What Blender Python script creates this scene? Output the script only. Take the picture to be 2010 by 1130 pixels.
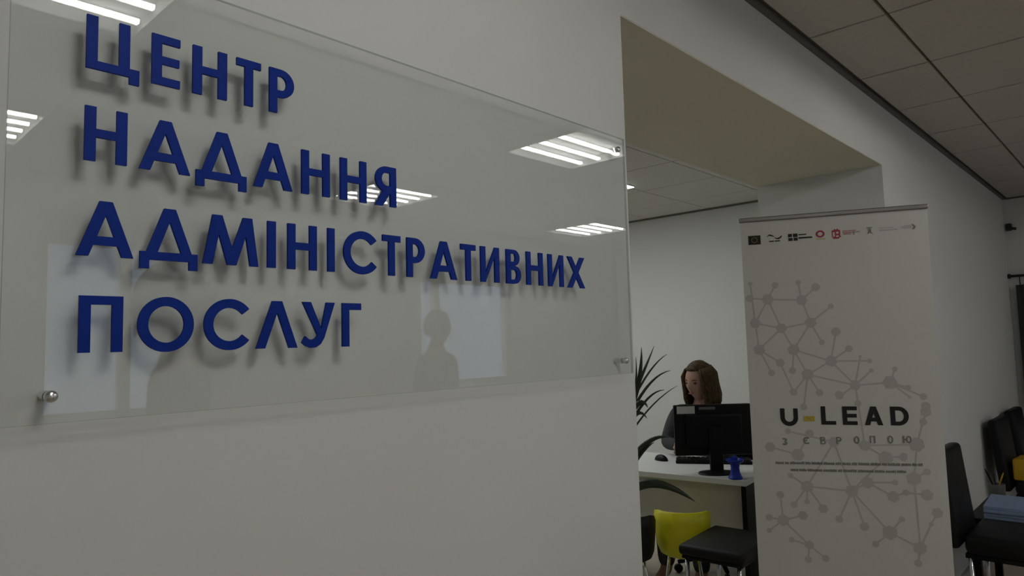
import bpy, bmesh, math, random
from mathutils import Vector, Matrix, noise
from mathutils.geometry import tessellate_polygon
random.seed(7)
PI = math.pi
S = bpy.context.scene
COL = S.collection
for o in list(bpy.data.objects): bpy.data.objects.remove(o)

# ------------------------------------------------------------------ camera
CAM = Vector((0, -0.93, 1.42))
RX = Vector((0.684846, -0.728203, -0.026602))   # camera right
RY = Vector((-0.041, -0.0751, 0.99634))         # camera up (refined below)
FW = Vector((0.72658, 0.68179, 0.080944))       # viewing direction
FPX = 1360.585
RX = (RX - FW * RX.dot(FW)).normalized(); FW.normalize()
RY = RX.cross(FW).normalized()
cd = bpy.data.cameras.new('camera'); cam = bpy.data.objects.new('camera', cd); COL.objects.link(cam)
cd.sensor_width = 36.0; cd.lens = FPX * 36.0 / 2010.0; cd.clip_start = 0.02; cd.clip_end = 200
M = Matrix((RX, RY, -FW)).transposed().to_4x4(); M.translation = CAM
cam.matrix_world = M
S.camera = cam

def ray(px, py):
    return FW + RX * ((px - 1005) / FPX) - RY * ((py - 565) / FPX)
def at_d(px, py, d): return CAM + ray(px, py) * d
def at_y(px, py, y): r = ray(px, py); return CAM + r * ((y - CAM.y) / r.y)
def at_z(px, py, z): r = ray(px, py); return CAM + r * ((z - CAM.z) / r.z)

# ------------------------------------------------------------------ world, exposure
W = bpy.data.worlds.new('overcast_sky'); S.world = W; W.use_nodes = True
bg = W.node_tree.nodes['Background']
bg.inputs[0].default_value = (0.62, 0.74, 1.0, 1); bg.inputs[1].default_value = 1.15
S.view_settings.view_transform = 'Standard'
S.view_settings.look = 'None'
S.view_settings.gamma = 1
S.view_settings.use_curve_mapping = False
S.view_settings.exposure = 0.10
TUBE_POWER = 29.0
DIFFUSER_POWER = 6.5

# ------------------------------------------------------------------ materials
def mat(name, col, rough=0.6, metal=0.0, var=0.05, scale=12.0, bump=0.0, spec=0.4, emit=0.0):
    m = bpy.data.materials.new(name); m.use_nodes = True
    nt = m.node_tree; b = nt.nodes['Principled BSDF']
    b.inputs['Roughness'].default_value = rough; b.inputs['Metallic'].default_value = metal
    b.inputs['Specular IOR Level'].default_value = spec
    tc = nt.nodes.new('ShaderNodeTexCoord'); nz = nt.nodes.new('ShaderNodeTexNoise')
    nz.inputs['Scale'].default_value = scale; nz.inputs['Detail'].default_value = 4
    nt.links.new(tc.outputs['Object'], nz.inputs['Vector'])
    rp = nt.nodes.new('ShaderNodeValToRGB')
    lo = tuple(max(0, c * (1 - var)) for c in col); hi = tuple(min(1, c * (1 + var)) for c in col)
    rp.color_ramp.elements[0].position = 0.3; rp.color_ramp.elements[1].position = 0.7
    rp.color_ramp.elements[0].color = (*lo, 1); rp.color_ramp.elements[1].color = (*hi, 1)
    nt.links.new(nz.outputs['Fac'], rp.inputs['Fac'])
    nt.links.new(rp.outputs['Color'], b.inputs['Base Color'])
    if bump:
        bp = nt.nodes.new('ShaderNodeBump'); bp.inputs['Strength'].default_value = bump; bp.inputs['Distance'].default_value = 0.002
        n2 = nt.nodes.new('ShaderNodeTexNoise'); n2.inputs['Scale'].default_value = scale * 25
        nt.links.new(tc.outputs['Object'], n2.inputs['Vector'])
        nt.links.new(n2.outputs['Fac'], bp.inputs['Height']); nt.links.new(bp.outputs['Normal'], b.inputs['Normal'])
    if emit:
        b.inputs['Emission Color'].default_value = (*col, 1); b.inputs['Emission Strength'].default_value = emit
    return m

def glass_mat(name, tint=(0.975, 0.985, 0.98)):
    # clear float glass: straight transmission plus Fresnel mirror, right for both faces of the sheet
    m = bpy.data.materials.new(name); m.use_nodes = True; nt = m.node_tree; nt.nodes.clear()
    out = nt.nodes.new('ShaderNodeOutputMaterial'); mx = nt.nodes.new('ShaderNodeMixShader')
    tr = nt.nodes.new('ShaderNodeBsdfTransparent'); gl = nt.nodes.new('ShaderNodeBsdfGlossy')
    tr.inputs['Color'].default_value = (*tint, 1); gl.inputs['Roughness'].default_value = 0.0
    ge = nt.nodes.new('ShaderNodeNewGeometry'); fr = nt.nodes.new('ShaderNodeFresnel'); mm = nt.nodes.new('ShaderNodeMapRange')
    mm.inputs['To Min'].default_value = 1.5; mm.inputs['To Max'].default_value = 1 / 1.5
    nt.links.new(ge.outputs['Backfacing'], mm.inputs['Value']); nt.links.new(mm.outputs['Result'], fr.inputs['IOR'])
    nt.links.new(fr.outputs['Fac'], mx.inputs['Fac'])
    nt.links.new(tr.outputs[0], mx.inputs[1]); nt.links.new(gl.outputs[0], mx.inputs[2]); nt.links.new(mx.outputs[0], out.inputs[0])
    return m

MT = dict(
    wall=mat('painted_plaster', (0.72, 0.725, 0.708), 0.75, var=0.015, scale=2.5, bump=0.05, spec=0.2),
    soffit=mat('bounce_tinted_plaster', (0.72, 0.69, 0.57), 0.8, var=0.02, scale=3, spec=0.2),  # warm bounce from the floor is put into the soffit colour
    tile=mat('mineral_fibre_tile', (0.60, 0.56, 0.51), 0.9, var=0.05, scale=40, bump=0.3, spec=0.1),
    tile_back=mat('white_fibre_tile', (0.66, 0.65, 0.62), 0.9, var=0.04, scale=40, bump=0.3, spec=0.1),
    grid=mat('dark_grid_metal', (0.16, 0.15, 0.135), 0.6, var=0.03),
    floor=mat('brown_vinyl_floor', (0.47, 0.405, 0.32), 0.45, var=0.12, scale=6),
    blue=mat('blue_acrylic_letter', (0.006, 0.030, 0.27), 0.5, var=0.06, scale=30, spec=0.10),
    chrome=mat('brushed_chrome', (0.75, 0.75, 0.76), 0.22, 1.0, var=0.04),
    alu=mat('satin_aluminium', (0.26, 0.25, 0.25), 0.4, 0.9, var=0.04),
    banner=mat('banner_film', (0.66, 0.65, 0.625), 0.6, var=0.01, scale=4, spec=0.25),
    ink=mat('black_print', (0.012, 0.012, 0.012), 0.6, var=0.05),
    greyink=mat('grey_print', (0.485, 0.475, 0.455), 0.65, var=0.03),
    midink=mat('mid_grey_print', (0.22, 0.215, 0.205), 0.65, var=0.05),
    redink=mat('red_print', (0.38, 0.045, 0.075), 0.6, var=0.05),
    pinkink=mat('pink_print', (0.45, 0.22, 0.23), 0.6, var=0.05),
    yelink=mat('yellow_print', (0.55, 0.42, 0.06), 0.6, var=0.05),
    black=mat('black_plastic', (0.005, 0.005, 0.0055), 0.45, var=0.1, spec=0.2),
    leather=mat('black_leatherette', (0.007, 0.007, 0.0075), 0.5, var=0.15, scale=30, bump=0.3, spec=0.22),
    yellow=mat('yellow_plastic', (0.70, 0.66, 0.02), 0.35, var=0.05),
    orange=mat('amber_plastic', (0.60, 0.36, 0.015), 0.4, var=0.05),
    white=mat('white_laminate', (0.66, 0.66, 0.65), 0.4, var=0.02),
    panel=mat('beige_laminate', (0.56, 0.54, 0.51), 0.5, var=0.04),
    label=mat('white_label', (0.62, 0.62, 0.62), 0.6, var=0.02),
    bluep=mat('blue_plastic', (0.008, 0.03, 0.36), 0.35, var=0.06),
    paper=mat('pale_blue_paper', (0.26, 0.34, 0.50), 0.7, var=0.06, scale=30),
    curtain=mat('grey_green_cloth', (0.15, 0.17, 0.155), 0.85, var=0.08, scale=40, bump=0.2, spec=0.1),
    leaf=mat('dark_green_leaf', (0.020, 0.032, 0.016), 0.4, var=0.3, scale=15),
    pot=mat('grey_ceramic', (0.14, 0.14, 0.14), 0.5, var=0.05),
    soil=mat('potting_soil', (0.04, 0.028, 0.02), 0.95, var=0.4, scale=60, bump=0.6),
    bark=mat('plant_stem', (0.13, 0.09, 0.055), 0.8, var=0.2, scale=30),
    skin=mat('skin', (0.42, 0.25, 0.19), 0.5, var=0.06, scale=20, spec=0.35),
    lip=mat('lips', (0.30, 0.11, 0.10), 0.45, var=0.05),
    eye=mat('dark_eye', (0.02, 0.016, 0.014), 0.2, var=0.02),
    hair=mat('brown_hair', (0.062, 0.038, 0.016), 0.6, var=0.5, scale=55, spec=0.15),
    knit=mat('dark_grey_knit', (0.060, 0.064, 0.068), 0.9, var=0.2, scale=70, bump=0.4, spec=0.1),
    cloth=mat('charcoal_cloth', (0.03, 0.03, 0.034), 0.9, var=0.15, scale=50, spec=0.1),
    wframe=mat('white_window_frame', (0.7, 0.7, 0.7), 0.4, var=0.01),
    tray=mat('satin_reflector_tray', (0.36, 0.365, 0.36), 0.45, var=0.01),
    sensor=mat('dark_fitting', (0.03, 0.03, 0.03), 0.5, var=0.05),
    mesh=mat('grey_wire_cup', (0.20, 0.20, 0.185), 0.5, 0.5, var=0.1),
    glass=glass_mat('clear_sign_glass'),
    glass_edge=glass_mat('polished_glass_edge', (0.60, 0.66, 0.63)),
    diffuser=mat('lit_diffuser', (0.95, 1.0, 0.97), 0.4, var=0.0, emit=DIFFUSER_POWER),
    tube=mat('fluorescent_tube', (1.0, 0.985, 0.93), 0.4, var=0.0, emit=TUBE_POWER),
    deadtube=mat('unlit_tube', (0.75, 0.76, 0.75), 0.3, var=0.01),
)

# ------------------------------------------------------------------ helpers
def obj(name, bm, m, parent=None, smooth=False, mats=None):
    bmesh.ops.recalc_face_normals(bm, faces=bm.faces)
    me = bpy.data.meshes.new(name); bm.to_mesh(me); bm.free()
    for mm in (mats or [m]): me.materials.append(mm)
    if smooth:
        for p in me.polygons: p.use_smooth = True
        if smooth is not True: me.set_sharp_from_angle(angle=math.radians(smooth))
    o = bpy.data.objects.new(name, me); COL.objects.link(o)
    if parent is not None: o.parent = parent
    return o
def tag(o, label=None, cat=None, group=None, kind=None):
    if label: o['label'] = label
    if cat: o['category'] = cat
    if group: o['group'] = group
    if kind: o['kind'] = kind
    return o
def thing(name, label, cat, loc=(0, 0, 0), rz=0.0, group=None):
    o = bpy.data.objects.new(name, None); COL.objects.link(o)
    o.empty_display_size = 0.1; o.location = loc; o.rotation_euler = (0, 0, rz)
    return tag(o, label, cat, group)
def dup(root, loc, rz, label, group=None):
    r = root.copy(); COL.objects.link(r); r.location = loc; r.rotation_euler = (0, 0, rz); r['label'] = label
    if group: r['group'] = group
    for ch in list(root.children):
        c = ch.copy(); COL.objects.link(c); c.parent = r
        for g in ch.children:
            d = g.copy(); COL.objects.link(d); d.parent = c
    return r
def NB(): return bmesh.new()
def box(bm, a, b, bev=0.0, mtx=None, seg=2):
    t = bmesh.new()
    r = bmesh.ops.create_cube(t, size=1)
    for v in t.verts:
        v.co = Vector([(a[i] + b[i]) / 2 + v.co[i] * (b[i] - a[i]) for i in range(3)])
    if bev: bmesh.ops.bevel(t, geom=t.edges[:] , offset=bev, segments=seg, affect='EDGES', profile=0.5)
    if mtx is not None: bmesh.ops.transform(t, matrix=mtx, verts=t.verts)
    me = bpy.data.meshes.new('t'); t.to_mesh(me); t.free(); bm.from_mesh(me); bpy.data.meshes.remove(me)
    return bm
def frame(d):
    d = d.normalized(); a = Vector((0, 0, 1)) if abs(d.z) < 0.95 else Vector((1, 0, 0))
    x = a.cross(d).normalized(); return x, d.cross(x)
def tube(bm, pts, rad, n=10, cap=True, flat=1.0):
    pts = [Vector(p) for p in pts]; rings = []
    if not hasattr(rad, '__len__'): rad = [rad] * len(pts)
    x0 = None
    for i, p in enumerate(pts):
        d = (pts[min(i + 1, len(pts) - 1)] - pts[max(i - 1, 0)])
        x, y = frame(d)
        if x0 is not None:
            x = (x0 - d.normalized() * x0.dot(d.normalized())).normalized(); y = d.normalized().cross(x)
        x0 = x
        rings.append([bm.verts.new(p + (x * math.cos(2 * PI * k / n) + y * flat * math.sin(2 * PI * k / n)) * rad[i]) for k in range(n)])
    for a, b in zip(rings, rings[1:]):
        for k in range(n): bm.faces.new((a[k], a[(k + 1) % n], b[(k + 1) % n], b[k]))
    if cap: bm.faces.new(rings[0][::-1]); bm.faces.new(rings[-1])
    return bm
def lathe(bm, prof, c=(0, 0, 0), n=24):
    c = Vector(c); rings = []
    for r, z in prof:
        rings.append([bm.verts.new(c + Vector((r * math.cos(2 * PI * k / n), r * math.sin(2 * PI * k / n), z))) for k in range(n)])
    for a, b in zip(rings, rings[1:]):
        for k in range(n): bm.faces.new((a[k], a[(k + 1) % n], b[(k + 1) % n], b[k]))
    bm.faces.new(rings[0][::-1]); bm.faces.new(rings[-1])
    return bm
def prism(bm, loops, org, ux, uy, un, t0, t1):
    """extruded polygon (first loop outer, rest holes) in the plane org+ux*u+uy*v, from un*t0 to un*t1"""
    org = Vector(org); ux = Vector(ux); uy = Vector(uy); un = Vector(un)
    tris = tessellate_polygon([[Vector((u, v, 0)) for u, v in l] for l in loops])
    flat = [p for l in loops for p in l]
    A = [bm.verts.new(org + ux * u + uy * v + un * t0) for u, v in flat]
    B = [bm.verts.new(org + ux * u + uy * v + un * t1) for u, v in flat]
    for t in tris:
        try:
            bm.faces.new([A[i] for i in t]); bm.faces.new([B[i] for i in t][::-1])
        except ValueError: pass
    k = 0
    for l in loops:
        n = len(l)
        for i in range(n):
            try: bm.faces.new((A[k + i], A[k + (i + 1) % n], B[k + (i + 1) % n], B[k + i]))
            except ValueError: pass
        k += n
    return bm
def arc(cx, cy, rx, ry, a0, a1, n=16):
    return [(cx + rx * math.cos(math.radians(a0 + (a1 - a0) * i / n)), cy + ry * math.sin(math.radians(a0 + (a1 - a0) * i / n))) for i in range(n + 1)]
def rect(x0, y0, x1, y1): return [(x0, y0), (x1, y0), (x1, y1), (x0, y1)]

def glyph(c, w, h, s):
    """list of polygon groups for one capital of width w, height h, stroke s"""
    b = s * 0.86
    if c == 'Н': return [[[(0, 0), (s, 0), (s, h * .44), (w - s, h * .44), (w - s, 0), (w, 0), (w, h), (w - s, h), (w - s, h * .44 + b), (s, h * .44 + b), (s, h), (0, h)]]]
    if c in 'ЕE':
        m = h * .5
        return [[[(0, 0), (w, 0), (w, b), (s, b), (s, m - b / 2), (w * .97, m - b / 2), (w * .97, m + b / 2), (s, m + b / 2), (s, h - b), (w, h - b), (w, h), (0, h)]]]
    if c == 'Т': return [[[(w / 2 - s / 2, 0), (w / 2 + s / 2, 0), (w / 2 + s / 2, h - b), (w, h - b), (w, h), (0, h), (0, h - b), (w / 2 - s / 2, h - b)]]]
    if c == 'Г': return [[[(0, 0), (s, 0), (s, h - b), (w, h - b), (w, h), (0, h)]]]
    if c == 'L': return [[[(0, 0), (w, 0), (w, b), (s, b), (s, h), (0, h)]]]
    if c == 'І': return [[rect(0, 0, w, h)]]
    if c == 'П': return [[[(0, 0), (s, 0), (s, h - b), (w - s, h - b), (w - s, 0), (w, 0), (w, h), (0, h)]]]
    if c == 'Ц':
        q = w - s * .95
        return [[[(0, 0), (q, 0), (q, -h * .135), (w, -h * .135), (w, b), (w * .81, b), (w * .81, h), (w * .81 - s, h), (w * .81 - s, b), (s, b), (s, h), (0, h)]]]
    if c in 'АA':
        a = s * .58; k = (w / 2 - a) / h; sx = s * 1.08; ya, yb = h * .20, h * .20 + b * 1.02; yi = (w / 2 - sx) / k
        L = lambda y: sx + k * y
        return [[[(0, 0), (sx, 0), (L(ya), ya), (w - L(ya), ya), (w - sx, 0), (w, 0), (w / 2 + a, h), (w / 2 - a, h)],
                 [(L(yb), yb), (w / 2, min(yi, h * .8)), (w - L(yb), yb)]]]
    if c == 'Л':
        a = s * .6; k = (w / 2 - a) / h; sx = s * 1.08; yi = (w / 2 - sx) / k
        return [[[(0, 0), (sx, 0), (w / 2, min(yi, h * .8)), (w - sx, 0), (w, 0), (w / 2 + a, h), (w / 2 - a, h)]]]
    if c == 'Д':
        a = s * .58; x0 = w * .11; f = h * .165; k = (w / 2 - a - x0) / (h - b); sx = s * 1.08; q = s * .9
        yi = b + (w / 2 - x0 - sx) / k
        return [[[(0, -f), (q, -f), (q, 0), (w - q, 0), (w - q, -f), (w, -f), (w, b), (w - x0, b), (w / 2 + a, h), (w / 2 - a, h), (x0, b), (0, b)],
                 [(x0 + sx, b), (w / 2, min(yi, h * .8)), (w - x0 - sx, b)]]]
    if c == 'М':
        return [[[(0, 0), (.17 * w, 0), (.275 * w, h * .62), (.43 * w, 0), (.59 * w, 0), (.765 * w, h * .62), (.845 * w, 0), (w, 0), (.88 * w, h), (.715 * w, h), (.515 * w, h * .34), (.335 * w, h), (.165 * w, h)]]]
    if c in 'ОO': return [[arc(w / 2, h / 2, w / 2, h / 2 + s * .1, 0, 360, 48)[:-1], arc(w / 2, h / 2, w / 2 - s, h / 2 - b, 0, 360, 48)[:-1]]]
    if c == 'С':
        r = h / 2 + s * .08
        return [[arc(r, h / 2, r, r, 38, 322, 40) + arc(r, h / 2, r - s, r - s, 322, 38, 40)]]
    if c == 'Є':
        r = h / 2
        return [[arc(r, r, r, r, 45, 315, 24) + arc(r, r, r - s, r - s, 315, 45, 24)], [rect(s * .7, h / 2 - s / 2, w * .75, h / 2 + s / 2)]]
    if c in 'РЯ':
        lo = h * .36; ro = (h - lo) / 2; cx = w - ro; yc = lo + ro
        g = [[[(0, 0), (s, 0), (s, lo)] + arc(max(cx, s), yc, w - max(cx, s), ro, -90, 90, 16) + [(0, h)],
              [(s, lo + b)] + arc(max(cx, s), yc, w - max(cx, s) - s, ro - b, -90, 90, 12) + [(s, h - b)]]]
        if c == 'Я':
            g.append([[(s * .95, lo + b * .9), (s * .95 + .0, lo), (w - s * 1.12, 0), (w + s * .05, 0), (w * .55, lo + b * .9)]])
            g = [[[(w - x, y) for x, y in l] for l in q] for q in g]
        return g
    if c == 'В':
        m = h * .53; w2 = w * .92
        up = arc(w2 - (h - m) / 2, (m + h) / 2, (h - m) / 2, (h - m) / 2, -90, 90, 12)
        dn = arc(w - m / 2, m / 2, m / 2, m / 2, -90, 90, 12)
        t = b * .5
        hu = [(s, m + t)] + arc(w2 - (h - m) / 2, (m + h) / 2 + t * .0, (h - m) / 2 - s, (h - m) / 2 - b * .75, -90, 90, 10) + [(s, h - b)]
        hu[0] = (s, hu[1][1])
        hd = [(s, b)] + arc(w - m / 2, m / 2, m / 2 - s, m / 2 - b * .8, -90, 90, 10)
        hd[0] = (s, hd[1][1]); hd.append((s, hd[-1][1])); hu[-1] = (s, hu[-2][1])
        return [[[(0, 0)] + dn + up[1:] + [(0, h)], hd, hu]]
    if c == 'И': return [[rect(0, 0, s, h)], [rect(w - s, 0, w, h)], [[(s * .9, 0), (s * .95, s * 1.35), (w - s * .9, h), (w - s * .95, h - s * 1.35)]]]
    if c == 'Х':
        return [[[(0, 0), (s * 1.2, 0), (w, h), (w - s * 1.2, h)]], [[(w - s * 1.2, 0), (w, 0), (s * 1.2, h), (0, h)]]]
    if c == 'У':
        return [[[(.02 * w, h), (.27 * w, h), (.585 * w, .41 * h), (.74 * w, h), (w, h), (.67 * w, .21 * h), (.56 * w, .07 * h), (.42 * w, 0), (.27 * w, -.01 * h), (.12 * w, .03 * h), (0, .11 * h), (.10 * w, .25 * h), (.20 * w, .185 * h), (.31 * w, .165 * h), (.40 * w, .20 * h), (.465 * w, .27 * h)]]]
    if c == 'U':
        r = w / 2
        return [[[(0, h)] + arc(r, r, r, r, 180, 360, 20) + [(w, h), (w - s, h)] + arc(r, r, r - s, r - s, 360, 180, 20) + [(s, h)]]]
    if c == 'D':
        r = h / 2
        return [[[(0, 0)] + arc(w - r * .95, r, r * .95, r, -90, 90, 20) + [(0, h)], [(s, b)] + arc(w - r * .95, r, r * .95 - s, r - b, -90, 90, 16) + [(s, h - b)]]]
    if c == 'Ю': return [[rect(0, 0, s, h)], [rect(s, h / 2 - s / 2, w * .4, h / 2 + s / 2)], [arc(w * .68, h / 2, w * .32, h / 2, 0, 360, 24)[:-1], arc(w * .68, h / 2, w * .32 - s, h / 2 - s, 0, 360, 24)[:-1]]]
    if c == 'З':
        q = h / 4
        return [[arc(w * .45, h - q, w * .5, q, 150, -90, 14) + arc(w * .45, h - q, w * .5 - s, q - s, -90, 150, 14)],
                [arc(w * .45, q, w * .55, q, 90, -150, 14) + arc(w * .45, q, w * .55 - s, q - s, -150, 90, 14)]]
    raise KeyError(c)

# ------------------------------------------------------------------ the setting
ZC = 2.539; ZL = 2.231; XA = 1.411; XB = 3.597; TH = 0.615; XE = 7.1; YB = -4.0; XL = -1.8; XF = 5.48; YR = 4.4
bm = NB()
box(bm, (XL, 0, 0), (XA, TH, ZC)); box(bm, (XB, 0, 0), (XE, TH, ZC)); box(bm, (XA, 0, ZL), (XB, TH, ZC))
wf = tag(obj('wall_front', bm, MT['wall']), kind='structure')
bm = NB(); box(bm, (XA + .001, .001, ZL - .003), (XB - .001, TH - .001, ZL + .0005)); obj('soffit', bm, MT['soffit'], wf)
bm = NB(); box(bm, (XL, YB, -.1), (XE, YR, 0)); tag(obj('floor', bm, MT['floor']), kind='structure')
bm = NB(); box(bm, (XL - .1, YB - .15, ZC + .012), (XE + .1, YR + .1, ZC + .15)); ceil = tag(obj('ceiling', bm, MT['grid']), kind='structure')
bm = NB(); box(bm, (XE, YB - .15, 0), (XE + .12, TH, ZC + .1)); tag(obj('wall_right', bm, MT['wall']), kind='structure')
bm = NB(); box(bm, (XL - .12, YB - .15, 0), (XL, YR, ZC + .1)); tag(obj('wall_left', bm, MT['wall']), kind='structure')
bm = NB(); box(bm, (XF, TH, 0), (XF + .12, YR, ZC + .1)); tag(obj('wall_far', bm, MT['wall']), kind='structure')
bm = NB(); box(bm, (XL, YR, 0), (XF + .12, YR + .12, ZC + .1)); tag(obj('wall_rear', bm, MT['wall']), kind='structure')
# street side wall behind the camera, with two window openings (seen mirrored in the sign glass)
WIN = [(1.07, 2.05, 1.02, 2.16), (3.97, 5.18, 1.05, 2.06)]
bm = NB(); xs = [XL, WIN[0][0], WIN[0][1], WIN[1][0], WIN[1][1], XE]
for i in (0, 2, 4): box(bm, (xs[i], YB - .15, 0), (xs[i + 1], YB, ZC + .1))
for w in WIN:
    box(bm, (w[0], YB - .15, 0), (w[1], YB, w[2])); box(bm, (w[0], YB - .15, w[3]), (w[1], YB, ZC + .1))
tag(obj('wall_back', bm, MT['wall']), kind='structure')
for i, w in enumerate(WIN):
    f = .05; bm = NB()
    for a, b in (((w[0], w[2]), (w[0] + f, w[3])), ((w[1] - f, w[2]), (w[1], w[3])), ((w[0], w[2]), (w[1], w[2] + f)), ((w[0], w[3] - f), (w[1], w[3]))):
        box(bm, (a[0], YB - .09, a[1]), (b[0], YB - .03, b[1]))
    xm = w[0] + (w[1] - w[0]) * (.5 if i == 0 else .2); box(bm, (xm - .035, YB - .088, w[2] + f), (xm + .035, YB - .032, w[3] - f))
    wn = tag(obj('window_%d' % (i + 2), bm, MT['wframe']), kind='structure')
    for a, b in ((w[0] + f, xm - .035), (xm + .035, w[1] - f)):
        bm = NB(); box(bm, (a, YB - .064, w[2] + f), (b, YB - .058, w[3] - f)); obj('pane', bm, MT['glass'], wn)
    bm = NB(); box(bm, (w[0] - .04, YB - .03, w[2] - .03), (w[1] + .04, YB + .12, w[2] - .001), .004); obj('sill', bm, MT['wframe'], wn)
# suspended ceiling tiles, one object each
tm = {}
def tile(x0, x1, y0, y1, m, gap=.006):
    k = (round(x1 - x0, 4), round(y1 - y0, 4), m.name)
    if k not in tm:
        bm = NB(); hx, hy = (x1 - x0) / 2 - gap, (y1 - y0) / 2 - gap
        box(bm, (-hx, -hy, 0), (hx, hy, .012)); o = obj('ceiling_tile', bm, m, ceil); tm[k] = o.data
    else:
        o = bpy.data.objects.new('ceiling_tile', tm[k]); COL.objects.link(o); o.parent = ceil
    o.location = ((x0 + x1) / 2, (y0 + y1) / 2, ZC)
gx = [2.63 + .6 * i for i in range(-7, 9)]; gx = [XL + .03] + [g for g in gx if XL + .1 < g < XE - .05] + [XE - .03]
gy = [-.03, -.30, -.90, -1.5, -2.1, -2.7, -3.3, -3.9, YB + .03]
for a, b in zip(gx, gx[1:]):
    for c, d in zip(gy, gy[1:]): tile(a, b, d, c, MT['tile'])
gxb = [g for g in [2.63 + .6 * i for i in range(-7, 9)] if g < XF - .1] + [XF - .03]; gxb = [XL + .03] + gxb
gyb = [TH + .03, .655, 1.255, 1.855, 2.455, 3.055, 3.655, 4.255, YR - .03]
for a, b in zip(gxb, gxb[1:]):
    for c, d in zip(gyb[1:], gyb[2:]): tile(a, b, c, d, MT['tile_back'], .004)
# perimeter angle trim
bm = NB()
box(bm, (XL, -.018, ZC - .010), (XE, 0, ZC + .012)); box(bm, (XE - .018, YB, ZC - .01), (XE, -.019, ZC + .012))
tag(obj('trim_1', bm, MT['grid']), kind='structure')
bm = NB(); box(bm, (XF - .022, TH, ZC - .012), (XF, YR, ZC + .012)); tag(obj('trim_2', bm, MT['grid']), kind='structure')
# skirting
bm = NB(); box(bm, (XF - .015, TH, 0), (XF, YR, .08)); tag(obj('baseboard_far', bm, MT['panel']), kind='structure')
bm = NB(); box(bm, (XB, -.015, 0), (XE, 0, .08)); box(bm, (XL, -.015, 0), (XA, 0, .08)); tag(obj('baseboard_front', bm, MT['panel']), kind='structure')

# ------------------------------------------------------------------ ceiling lights
def light(x, y, lit, label, tag_group=None, z=ZC):
    x, y = x * .969, (.858 + (y - .858) * .969 if y < 0 else y)
    t = thing('ceiling_light', label, 'light', (x, y, z), 0, 'fluorescent panels on the ceiling')
    bm = NB(); q = .297
    box(bm, (-q, -q, -.012), (q, q, -.0005))
    for a, b in (((-q, -q), (q, -q + .012)), ((-q, q - .012), (q, q)), ((-q, -q + .012), (-q + .012, q - .012)), ((q - .012, -q + .012), (q, q - .012))):
        box(bm, (a[0], a[1], -.052), (b[0], b[1], -.012))
    obj('housing', bm, MT['tray'], t)
    for k, ty in enumerate((-.20, -.067, .067, .20)):
        bm = NB(); tube(bm, [(-.272, ty, -.035), (.272, ty, -.035)], .0085, 12)
        obj('tube', bm, MT['tube'] if lit[k] else MT['deadtube'], t, True)
    return t
light(3.14, -1.50, (1, 1, 1, 0), 'fluorescent ceiling panel with one dead tube, mirrored above the glass sign end')
light(.52, -1.36, (1, 1, 1, 1), 'fluorescent ceiling panel mirrored above the first row of letters')
light(.52, -3.10, (1, 1, 1, 1), 'fluorescent ceiling panel mirrored at the left edge of the glass sign')
light(3.03, -3.24, (1, 1, 1, 1), 'fluorescent ceiling panel mirrored behind the second row of letters')
light(5.48, -3.20, (1, 1, 1, 1), 'fluorescent ceiling panel mirrored small above the end of the third row')

def flat_light(x, y, label):
    t = thing('ceiling_light', label, 'light', (x, y, ZC), 0, 'flat lit panels in the back office')
    bm = NB(); box(bm, (-.298, -.298, -.008), (.298, .298, -.0005)); obj('frame', bm, MT['white'], t)
    bm = NB(); box(bm, (-.294, -.294, -.012), (.294, .294, -.0082)); obj('diffuser', bm, MT['diffuser'], t)
    return t
flat_light(3.93, 2.09, 'flat lit ceiling panel in the back office, just past the wall edge')
flat_light(2.55, 2.07, 'added unseen fill panel behind the sign wall, brightening the opening')  # added out of view to brighten the jamb and the floor near the opening
flat_light(4.05, 3.57, 'added unseen fill panel over the inner end of the back office')  # added out of view to lift the far wall and light the woman's left
flat_light(2.60, 3.57, 'added unseen fill panel in the middle of the back office')  # another added panel, unseen, for more light in the back office

# ------------------------------------------------------------------ glass sign
GF, GB = -.026, -.020; K2 = 1.0112
def kx(x): return x * K2
def kz(z): return 1.42 + (z - 1.42) * K2
sign = thing('glass_sign', 'clear glass wall sign with blue raised Cyrillic capitals on the white wall', 'sign', (kx(.1632), 0, kz(1.347)))
ox, oz = kx(.1632), kz(1.347)
def sb(): return NB()
bm = NB(); box(bm, (0, GF, 0), (kx(1.351) - ox, GB, kz(1.893) - oz))
gp = obj('glass_panel', bm, MT['glass'], sign, mats=[MT['glass'], MT['glass_edge']])
for p in gp.data.polygons: p.material_index = 0 if abs(p.normal.y) > .5 else 1
def pin(x, z):
    bm = NB(); t = NB(); x = kx(x); z = kz(z)
    def cyl(b, r, y0, y1): tube(b, [(x - ox, y0, z - oz), (x - ox, y1, z - oz)], r, 20)
    cyl(bm, .0062, -.0002, GB + .0002); cyl(bm, .0068, GF - .0002, GF - .005)
    prof = [(.0068, .0), (.0066, .0012), (.0056, .0026), (.0036, .0036), (.0008, .0040)]; q = NB(); lathe(q, prof, (0, 0, 0), 20)
    bmesh.ops.transform(q, matrix=Matrix.Translation((x - ox, GF - .005, z - oz)) @ Matrix.Rotation(PI / 2, 4, 'X'), verts=q.verts); me = bpy.data.meshes.new('t'); q.to_mesh(me); q.free(); bm.from_mesh(me); bpy.data.meshes.remove(me)
    t.free(); obj('standoff_pin', bm, MT['chrome'], sign, 40)
pin(.2095, 1.3766); pin(1.318, 1.3766); pin(1.318, 1.862); pin(.2095, 1.862)
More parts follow.
